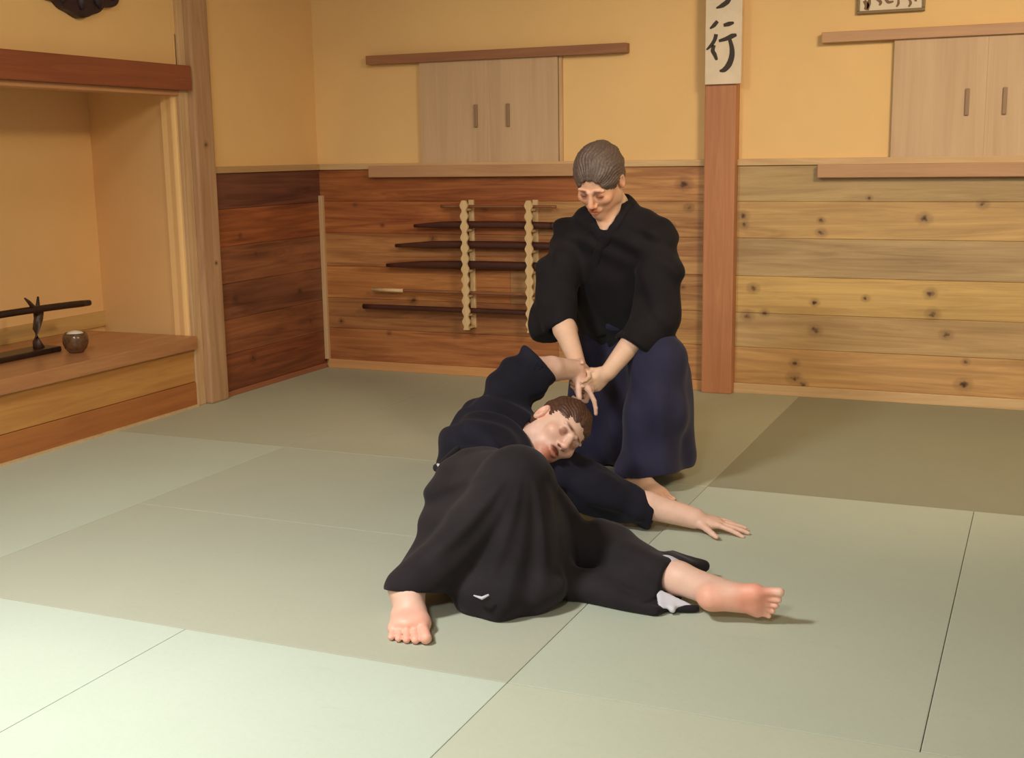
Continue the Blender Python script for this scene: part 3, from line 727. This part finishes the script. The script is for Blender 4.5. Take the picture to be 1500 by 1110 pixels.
# ================================================================== the kneeling man
AT = lambda px, py, Y: np.array(at(px, py, Y))
G = {}
nag = dict(pel=V(-1.64,5.00,.52), waist=V(-1.645,4.99,.64), chest=V(-1.655,4.92,.88), shR=V(-1.835,4.90,.99), shL=V(-1.465,4.82,1.0), neck=V(-1.650,4.87,1.07),
    elR=V(-1.84,4.70,.70), wrR=V(-1.675,4.505,.50), elL=V(-1.415,4.68,.69), wrL=V(-1.55,4.50,.475),
    hipL=V(-1.53,4.98,.49), knL=V(-1.375,4.64,.51), anL=V(-1.45,4.56,.085), hipR=V(-1.75,5.02,.48), knR=V(-1.80,4.95,.07), anR=V(-1.78,5.36,.06))
HC = AT(878,264,4.74); HF = frame(V(-.06,-.77,-.63), V(.06,0,1)); HS = 1.10
NECKN = (.97,.85)
Fb = Field(V(-2.12,4.28,-.01), V(-1.12,5.62,1.42), .0042)
Tn = head(Fb, HC, HF, HS)
n = nag; fbk = (V(.2,1,0), .62)
Fb.cone(n['neck'], Tn(0,-.03,-.055), .062, .060, .03)
Fb.chain([n['pel'], n['waist'], n['chest']], [.15,.135,.155], .05, flat=fbk)
Fb.ell(n['neck']+V(-.003,-.055,-.055), (.062,.055,.085), None, .04)
Fb.cone(n['shR']+V(.05,0,-.035), n['shL']-V(.05,0,.035), .055, .055, .04); Fb.cone(n['neck']-V(0,0,.04), n['neck']+V(0,0,.02), .085, .06, .04)
for sd in 'RL':
    Fb.chain([n['sh'+sd]-V(0,0,.02), n['el'+sd]], [.046,.042], .03); Fb.chain([n['el'+sd], n['el'+sd]*.6+n['wr'+sd]*.4, n['wr'+sd]], [.044,.047,.031], .012)
    Fb.chain([n['hip'+sd], n['kn'+sd], n['an'+sd]], [.085,.056,.040], .03)
# planted foot: heel under the hem, toes towards the camera right
htL, ttL = V(-1.495,4.585,.0), V(-1.255,4.385,.0)
PfN, tpN, _ = foot(Fb, n['anL'], htL, ttL, V(0,0,1), V(-.7,-.7,0), 1.05)
foot(Fb, n['anR'], V(-1.76,5.37,.10), V(-1.74,5.58,.03), V(0,-.3,-1), V(.9,0,0), 1.)
UH = AT(862,562,4.455)                                # the held hand
# his right hand lies over the wrist, fingers wrapped under; his left closes from the other side
hand(Fb, n['wrR'], nrm(UH+V(-.0,.0,.02)-n['wrR']), V(.35,-.45,-.5), V(.5,-.5,.5), .98, curl=(.45,.5,.55,.6), tcurl=.5, tout=.8, spread=.03)
hand(Fb, n['wrL'], nrm(UH+V(.015,-.01,-.01)-n['wrL']), V(-.5,-.2,-.7), V(-.4,-.75,.5), .98, curl=(.5,.55,.6,.65), tcurl=.5, tout=.6, spread=.03)
Fb.half(V(0,0,.0), V(0,0,-1), .002)
ps = head_paint(Tn, HS, HF, tash=(.85,.76,.74))
ps.insert(0, (Tn(0,.08,-.03), .10, (1.0,.84,.78), .5))  # face tinted redder and darker, its shade put into the skin colour
for tp_ in tpN: ps.append((tp_, .009, (1.1,1.02,1.), .5))
ps += [(n['wrR']+V(0,0,-.04), .06, (1.02,.93,.9), .8), (ttL+V(-.02,.02,.03), .05, (1.0,.9,.87), .9)]
pn = Fb.build('person', SKIN, paint=painter(ps), smooth=1)
tag(pn, 'person with short greying hair kneeling in black jacket and navy hakama, gripping a wrist', 'person', 'people practising on the mats')
hair('hair', HAIR1, pn, HC, HF, HS, front=.084, vol=.013)
# jacket
Fj = Field(V(-2.08,4.4,.38), V(-1.18,5.24,1.26), .0065)
Fj.chain([n['pel'], n['waist'], n['chest']], [.19,.215,.225], .06, flat=(V(.2,1,0), .68))
Fj.cone(n['shR']+V(.055,0,-.035), n['shL']-V(.055,0,.035), .095, .095, .06); Fj.cone(n['neck']-V(0,0,.055), n['neck']+V(0,.012,.0), .12, .080, .05)
for s_ in 'RL': Fj.cone(n['neck']+V(0,.01,-.01), n['sh'+s_]-V(0,0,.01), .070, .080, .05)
slR = [n['shR']+V(-.0,-.0,-.02), n['shR']*.45+n['elR']*.55+V(-.02,0,0), V(-1.865,4.70,.62)]; Fj.chain(slR, [.082,.086,.092], .03, flat=(V(.3,.95,0), .9)); Fj.cone(n['elR'], n['elR']*.68+n['wrR']*.32+V(-.02,.01,-.01), .075, .072, .03)
slL = [n['shL']+V(.01,0,-.02), n['shL']*.45+n['elL']*.55+V(.022,0,0), n['elL']+V(.0,.0,-.04)]; Fj.chain(slL, [.084,.088,.088], .03, flat=(V(.3,.95,0), .9)); Fj.chain([n['elL']+V(0,0,-.03), n['elL']*.42+n['wrL']*.58+V(.015,.01,.0)], [.092,.078], .03)
def folds_n(X, Y, Z):
    side = np.abs(X+1.65)
    return (.0050*np.sin(58*(X*.8-Y*.3)+14*Z+3*np.sin(9*Z)) + .0040*np.sin(30*Z+40*X))*np.clip(side*5, .25, 1) + .006*np.sin(30*(X+.9*Z)+4*np.sin(13*Z))
Fj.disp(folds_n)
# sleeve ends: cut square and hollow
def open_end(F, p, axis, r, depth, lo_, hi_):
    F.half(p, axis, .010, lo_, hi_); F.cone(p-nrm(axis)*depth, p+nrm(axis)*.05, r*.9, r, .004, mode='sub')
axR_ = nrm(n['wrR']-n['elR']+V(-.05,.06,-.12)); open_end(Fj, n['elR']*.72+n['wrR']*.28+V(0,0,-.03), axR_, .056, .035, V(-2.08,4.4,.36), V(-1.68,4.86,.70))
axL_ = nrm(n['wrL']-n['elL']+V(0,.02,-.05)); open_end(Fj, n['elL']*.46+n['wrL']*.54, axL_, .050, .035, V(-1.60,4.4,.36), V(-1.30,4.76,.66))
# open neck
nk = n['neck']
Fj.cone(nk+V(0,-.01,.01), nk+V(0,-.03,.12), .060, .075, .01, mode='sub')
Fj.tri(nk+V(-.052,-.115,.03), nk+V(.052,-.115,.03), nk+V(-.005,-.150,-.085), (.05,.05,.022), .008, mode='sub')
def surf_y(F, x, z):
    i_, k_ = int(round((x-F.lo[0])/F.res)), int(round((z-F.lo[2])/F.res)); c_ = F.D[i_, :, k_]; w_ = np.argmax(c_ < 0)
    return F.lo[1]+w_*F.res
lap = []
for side in (1, -1):
    q_ = [(.078,.030),(.062,-.02),(.040,-.055),(.012,-.090),(-.022,-.135),(-.050,-.20),(-.070,-.28)] if side == 1 else [(-.080,.030),(-.064,-.02),(-.044,-.055),(-.022,-.085),(.0,-.110)]
    lap.append([V(nk[0]+x, 0, nk[2]+z) for x, z in q_])
for l_ in lap:
    for q_ in l_: q_[1] = surf_y(Fj, q_[0]+(.012 if q_[0] > nk[0] else -.012), q_[2]) - .002
jk = Fj.build('jacket', BLACK, pn, smooth=4)
Fl = Field(V(-1.85,4.5,.55), V(-1.45,5.02,1.18), .005)
for l_ in lap[::-1]: Fl.chain(l_, [.019]*len(l_), .008, flat=(nrm(V(.05,1,.25)), .45))
Fl.build('lapel', BLACK, pn, smooth=1)
# hakama
Fh = Field(V(-2.12,4.36,-.012), V(-1.08,5.62,.74), .0055)
Fh.cone(n['pel']+V(0,-.01,.075), n['pel']+V(0,0,-.02), .182, .195, .04, flat=(V(.2,1,0), .74))
Fh.chain([n['hipL']+V(0,0,-.01), n['knL']+V(-.018,.015,-.012)], [.135,.110], .05)
Fh.chain([n['knL']+V(-.018,.015,-.012), V(-1.395,4.615,.30), V(-1.415,4.595,.05)], [.108,.116,.130], .04)
Fh.chain([V(-1.40,4.76,.42), V(-1.385,4.74,.12)], [.11,.12], .05)
Fh.chain([n['hipR']+V(.01,0,0), V(-1.79,4.98,.12)], [.135,.125], .05); Fh.chain([n['knR']+V(0,0,.05), V(-1.78,5.36,.07)], [.11,.075], .05)
Fh.tri(V(-1.60,4.86,.46), V(-1.78,4.93,.06), V(-1.50,4.82,.05), .06, .05); Fh.tri(V(-1.60,4.86,.46), V(-1.50,4.82,.05), V(-1.40,4.70,.35), .06, .05)
Fh.tri(V(-1.48,5.0,.40), V(-1.44,4.9,.05), V(-1.75,5.2,.04), .05, .05)
def pleat_n(X, Y, Z):
    w = np.clip((.52-Z)/.25, 0, 1)
    return .0065*w*np.sin(62*(X*.9+Y*.25)+5*Z+2*np.sin(6*Z)) + .0035*np.sin(24*Z+22*X)
Fh.disp(pleat_n)
Fh.half(V(-1.42,4.55,.060), V(.16,-.12,-1.), .004, V(-1.64,4.36,-.02), V(-1.08,4.80,.3))
Fh.cone(V(-1.42,4.58,.12), V(-1.43,4.57,.0), .075, .100, .004, mode='sub')
Fh.half(V(0,0,.002), V(0,0,-1), .002)
Fh.build('hakama', NAVY, pn, smooth=4)
# waist band and knot
Fw = Field(V(-1.9,4.7,.5), V(-1.4,5.2,.72), .006)
Fw.cone(n['pel']+V(0,-.01,.10), n['pel']+V(0,-.01,.065), .196, .196, .01, flat=(V(.2,1,0), .74)); Fw.half(n['pel']+V(0,0,.125), V(0,0,1)); Fw.half(n['pel']+V(0,0,.060), V(0,0,-1))
Fw.chain([n['pel']+V(-.02,-.15,.09), n['pel']+V(.03,-.155,.085)], [.020,.020], .01)
Fw.build('waist_band', NAVY, pn, smooth=1)

# ================================================================== the man on the mat
u = dict(ankR=V(-1.665,3.035,.085), knR=AT(750,704,3.30), hipR=AT(700,700,3.66), hipL=AT(740,770,3.66),
    knL=V(-1.20,3.56,.085), ankL=V(-.955,3.405,.075), waist=AT(712,672,3.80), chest=AT(728,640,4.0), shR=AT(722,606,4.06), shL=AT(808,684,4.0),
    neck=AT(772,642,4.12), elR=AT(783,540,4.22), wrR=AT(843,541,4.42), elL=AT(905,728,4.06), wrL=AT(1018,759,4.10))
u['pel'] = (u['hipR']+u['hipL'])/2
UC = AT(816,632,4.02)
# head axes from the picture: crown up-right, face turned down and towards the camera
cr, cd_, cf = RW[:,0], RW[:,1], RW[:,2]
up_ = nrm(cr*.66 - cd_*.60 + cf*.38); fc_ = nrm(cr*.34 + cd_*.20 - cf*.86); UF = frame(fc_, up_); US = 1.13
Fu = Field(V(-2.02,2.76,-.012), V(-.55,4.60,.70), .0045)
Tu = head(Fu, UC, UF, US)
Fu.cone(u['neck'], Tu(0,-.03,-.05), .062, .058, .03)
td = nrm(u['shR']-u['shL']); tf = nrm(np.cross(td, u['neck']-u['pel']))
Fu.chain([u['pel'], u['waist'], u['chest']], [.145,.125,.135], .05, flat=(tf, .7))
Fu.cone(u['shR']-td*.06, u['shL']+td*.06, .056, .056, .05); Fu.cone(u['chest'], u['neck'], .11, .06, .05)
Fu.chain([u['hipR'], u['knR'], u['ankR']], [.07,.045,.040], .03); Fu.chain([u['hipL'], u['knL'], u['ankL']], [.058,.044,.043], .03)
for sd in 'RL':
    Fu.chain([u['sh'+sd], u['el'+sd]], [.046,.042], .03); Fu.chain([u['el'+sd], u['el'+sd]*.6+u['wr'+sd]*.4, u['wr'+sd]], [.046,.048,.037], .012)
hR, tR_ = V(-1.685,3.075,.0), V(-1.540,2.820,.0)
PfU, tpU, _ = foot(Fu, u['ankR'], hR, tR_, V(0,0,1), V(.88,.47,0), 1.26)
hL, tL_ = V(-.850,3.262,.058), V(-.628,3.315,.066)
PfV, tpV, frV = foot(Fu, u['ankL'], hL, tL_, V(-.2,.93,.28), V(.0,-.25,1), 1.04)
thn, _ = hand(Fu, u['wrL'], V(.93,.22,-.16), V(0,0,-1), V(-.1,-.95,.0), 1.04, curl=(.10,.06,.05,.08), tcurl=.1, tout=1.0, spread=.16, lat=.3)
# held hand: bent at the wrist, fingers pointing down
hand(Fu, u['wrR'], nrm(AT(868,572,4.44)-u['wrR']), V(-.3,.35,-.8), V(.2,-.9,-.2), 1.12, curl=(.22,1.0,1.15,1.2), tcurl=.5, tout=.5, spread=.03)
Fu.half(V(0,0,.0), V(0,0,-1), .002)
pu = head_paint(Tu, US, UF, tash=(.50,.33,.27), beard=(.85,.66,.6))
for tp_ in tpU: pu.append((tp_, .010, (1.05,1.0,1.0), .5))
pu += [(PfV(.12,0,.0), .038, (1.02,.80,.74), 1.0), (PfV(.70,0,.0), .045, (1.02,.84,.80), .9), (PfV(.62,.03,0), .04, (1.02,.84,.80), .9), (PfU(.85,.0,.02), .06, (1.05,.85,.83), .9)]
pp = Fu.build('person', SKIN2, paint=painter(pu), smooth=1)
tag(pp, 'person lying twisted on the mats in black hakama, barefoot, one arm held, one hand flat', 'person', 'people practising on the mats')
hair('hair', HAIR2, pp, UC, UF, US, front=.078, vol=.004)
# jacket of the lying man
Fk = Field(V(-2.05,3.5,-.01), V(-1.0,4.6,.72), .0055)
Fk.chain([u['pel'], u['waist'], u['chest']], [.165,.160,.165], .05, flat=(tf, .74))
Fk.cone(u['shR']-td*.05, u['shL']+td*.06, .085, .082, .05); Fk.cone(u['chest'], u['neck']-V(.02,.04,0), .12, .075, .04)
Fk.chain([u['shR'], AT(748,572,4.14), AT(783,541,4.21)+V(0,0,0)], [.078,.086,.094], .04, flat=(nrm(cf), .8))
Fk.chain([u['shL'], AT(868,718,4.03), AT(950,748,4.08)], [.082,.080,.068], .04)
Fk.cone(AT(705,598,4.05), AT(691,597,4.03), .02, .008, .02)
def folds_u(X, Y, Z):
    return .0065*np.sin(44*(X*.7+Z)+4*np.sin(12*Y)) + .0045*np.sin(60*(Y-.6*Z)+3*np.sin(20*X))
Fk.disp(folds_u)
axr = nrm(AT(800,533,4.25)-AT(748,580,4.14)); open_end(Fk, AT(793,535,4.23), axr, .066, .07, V(-2.0,4.0,.40), V(-1.62,4.6,.72))
axl = nrm(u['wrL']-u['elL']); open_end(Fk, AT(960,750,4.085), axl, .052, .06, V(-1.34,3.9,-.01), V(-1.0,4.3,.3))
Fk.cone(u['neck']+V(.02,.02,.0), Tu(0,-.03,-.06), .066, .075, .015, mode='sub')
Fk.half(V(0,0,.001), V(0,0,-1), .002)
Fk.build('jacket', NAVYGI, pp, smooth=4)
# hakama of the lying man
A_ = AT
kn = A_(757,704,3.27); hl = A_(604,856,3.06); hr = A_(782,872,3.20)
Fq = Field(V(-1.98,2.86,-.012), V(-.80,4.12,.60), .0055)
Fq.chain([A_(706,722,3.68), A_(708,716,3.55), kn+V(0,.03,-.01)], [.150,.125,.085], .06)
Fq.cone(u['hipL']+V(0,0,.01), A_(800,800,3.45), .13, .10, .06)
Fq.tri(kn, A_(676,700,3.50), hl, (.085,.070,.045), .05); Fq.tri(kn, hl, hr, (.085,.035,.05), .05)
Fq.tri(A_(676,700,3.50), hl, A_(672,780,3.45), (.07,.045,.05), .05)
Fq.tri(kn, hr, A_(815,760,3.5), (.085,.05,.07), .05)
Fq.ell(V(-1.42,3.21,.055), (.17,.14,.075), None, .04)
Fq.ell(V(-1.56,3.62,.09), (.17,.17,.10), None, .05)
Fq.ell(A_(728,870,3.2), (.14,.13,.09), None, .05)
# the stretched leg
Fq.chain([A_(800,800,3.5), V(-1.22,3.54,.080), A_(925,836,3.47), A_(972,850,3.42)], [.105,.085,.084,.078], .05)
Fq.tri(A_(820,850,3.35), A_(975,850,3.42), V(-.985,3.285,.02), (.04,.035,.012), .04); Fq.tri(A_(820,850,3.35), V(-1.27,3.33,.03), V(-.985,3.285,.012), (.04,.03,.010), .04)
Fq.tri(A_(978,826,3.50), A_(1029,830,3.62), A_(985,812,3.62), (.025,.022,.02), .03); Fq.tri(V(-.985,3.285,.012), V(-.885,3.345,.012), A_(975,850,3.44), (.010,.008,.02), .02)
def pleat_u(X, Y, Z):
    x = (X-kn[0])*cr[0]+(Y-kn[1])*cr[1]+(Z-kn[2])*cr[2]; y = (X-kn[0])*cd_[0]+(Y-kn[1])*cd_[1]+(Z-kn[2])*cd_[2]
    a = np.arctan2(x-.02, y+.10); r = np.sqrt(x*x+(y+.1)**2); w = np.clip(r*4-.3, 0, 1)*np.clip((-X-1.18)*8, 0, 1)
    b = np.clip((X+1.25)*6, 0, 1)
    return (.011*np.sin(a*13+.5)+.005*np.sin(a*29+2*r*9))*w + b*.006*np.sin(40*(Y+.45*X)+9*Z)
Fq.disp(pleat_u)
# hem cut over the planted foot, and hollow
Fq.chain([hl+V(.055,.02,.05), A_(601,862,3.03)+V(0,0,-.012)], [.062,.080], .03)
Fq.half(A_(602,868,2.97), nrm(V(.05,-.30,-1.)), .004, V(-1.98,2.86,-.02), V(-1.56,3.22,.30))
axk = nrm(u['ankL']-A_(925,830,3.47)); Fq.cone(A_(962,846,3.43), A_(1010,858,3.38), .050, .060, .004, mode='sub')
Fq.half(A_(985,852,3.40), axk, .004, V(-1.02,3.28,.035), V(-.80,3.56,.30))
Fq.half(V(0,0,.001), V(0,0,-1), .002)
Fq.build('hakama', CHARC, pp, smooth=4)
# back panel and ties at the waist
Fp = Field(V(-2.0,3.3,.15), V(-1.3,4.1,.60), .006)
Fp.tri(A_(655,672,3.62), A_(690,640,3.74), A_(640,686,3.52), .012, .01); Fp.cone(A_(640,684,3.52), A_(652,690,3.48), .012, .008, .01)
Fp.build('waist_tie', CHARC, pp, smooth=1)
mb().tube([A_(641,680,3.49), A_(646,684,3.47), A_(650,689,3.46)], [.004,.009,.004], 8).build('white_tab', WHITEC, pp, smooth=True)
# white under-trouser cuff at the ankle, pale hem lining, white tab
Fc = Field(V(-1.15,3.25,-.01), V(-.80,3.7,.25), .005)
ca_ = u['ankL']; cb_ = u['knL']*.35+u['ankL']*.65
Fc.cone(ca_+nrm(cb_-ca_)*.055, ca_+nrm(cb_-ca_)*.010, .053, .050, .01); Fc.half(ca_+nrm(cb_-ca_)*.014, nrm(ca_-cb_), .004); 
Fc.build('under_cuff', WHITEC, pp, smooth=1)
Fc = Field(V(-1.15,3.2,-.01), V(-.80,3.6,.25), .005)
Fc.tri(V(-.975,3.292,.022), V(-.90,3.340,.020), V(-1.0,3.35,.05), .006, .004); Fc.cone(A_(981,872,3.38), A_(985,893,3.30), .008, .010, .01); Fc.half(V(0,0,.002), V(0,0,-1), .002)
Fc.build('hem_lining', WHITEC, pp, smooth=1)
mb().tube([A_(694,872,3.035), A_(706,876,3.03), A_(716,871,3.035)], [.002,.005,.003], 8).build('hem_lining', WHITEC, pp, smooth=True)


# ------------------------------------------------------------------ lights, world, camera
def spot(loc, target, power, size, blend, col, rad=.08):
    d = bpy.data.lights.new('ceiling_or_fill_spot', 'SPOT'); d.energy = power; d.spot_size = math.radians(size); d.spot_blend = blend; d.color = col; d.shadow_soft_size = rad
    o = bpy.data.objects.new('ceiling_or_fill_spot', d); C.objects.link(o); o.location = loc
    o.rotation_euler = (Vector(target)-Vector(loc)).to_track_quat('-Z', 'Y').to_euler(); return o
WARM = (1., .78, .50)
spot((-2.5, 1.5, 2.92), (-2.1, 2.9, 0), 520, 125, 1., (1., .985, .93), .28)
spot((.9, 3.0, 2.92), (-.8, 6.6, .90), 680, 80, 1., WARM, .45)
spot((-2.2, 3.9, 2.92), (-2.9, 6.6, .5), 45, 90, 1., WARM, .15)
spot((.9, 2.6, 2.92), (-4.8, 4.9, 1.0), 420, 44, 1., (1., .76, .44), .25)  # extra spot, added to brighten the alcove
spot((-.4, -.8, 2.92), (-1.4, 3.9, .4), 370, 100, 1., (1., .95, .86), .30)  # unseen fill lamp added behind the camera
wd = bpy.data.worlds.new('world'); bpy.context.scene.world = wd; wd.use_nodes = True
wd.node_tree.nodes['Background'].inputs[0].default_value = (1., .84, .62, 1); wd.node_tree.nodes['Background'].inputs[1].default_value = .55
cd = bpy.data.cameras.new('camera'); cam = bpy.data.objects.new('camera', cd); C.objects.link(cam)
cd.sensor_fit = 'HORIZONTAL'; cd.sensor_width = 36; cd.lens = 36*FPX/1500; cd.clip_start = .05
right, down, fwd = RW[:,0], RW[:,1], RW[:,2]
M = Matrix(((right[0], -down[0], -fwd[0], 0), (right[1], -down[1], -fwd[1], 0), (right[2], -down[2], -fwd[2], CAMH), (0,0,0,1)))
cam.matrix_world = M
sc = bpy.context.scene; sc.camera = cam
sc.view_settings.view_transform = 'Standard'; sc.view_settings.look = 'None'; sc.view_settings.gamma = 1; sc.view_settings.use_curve_mapping = False
sc.view_settings.exposure = 0.
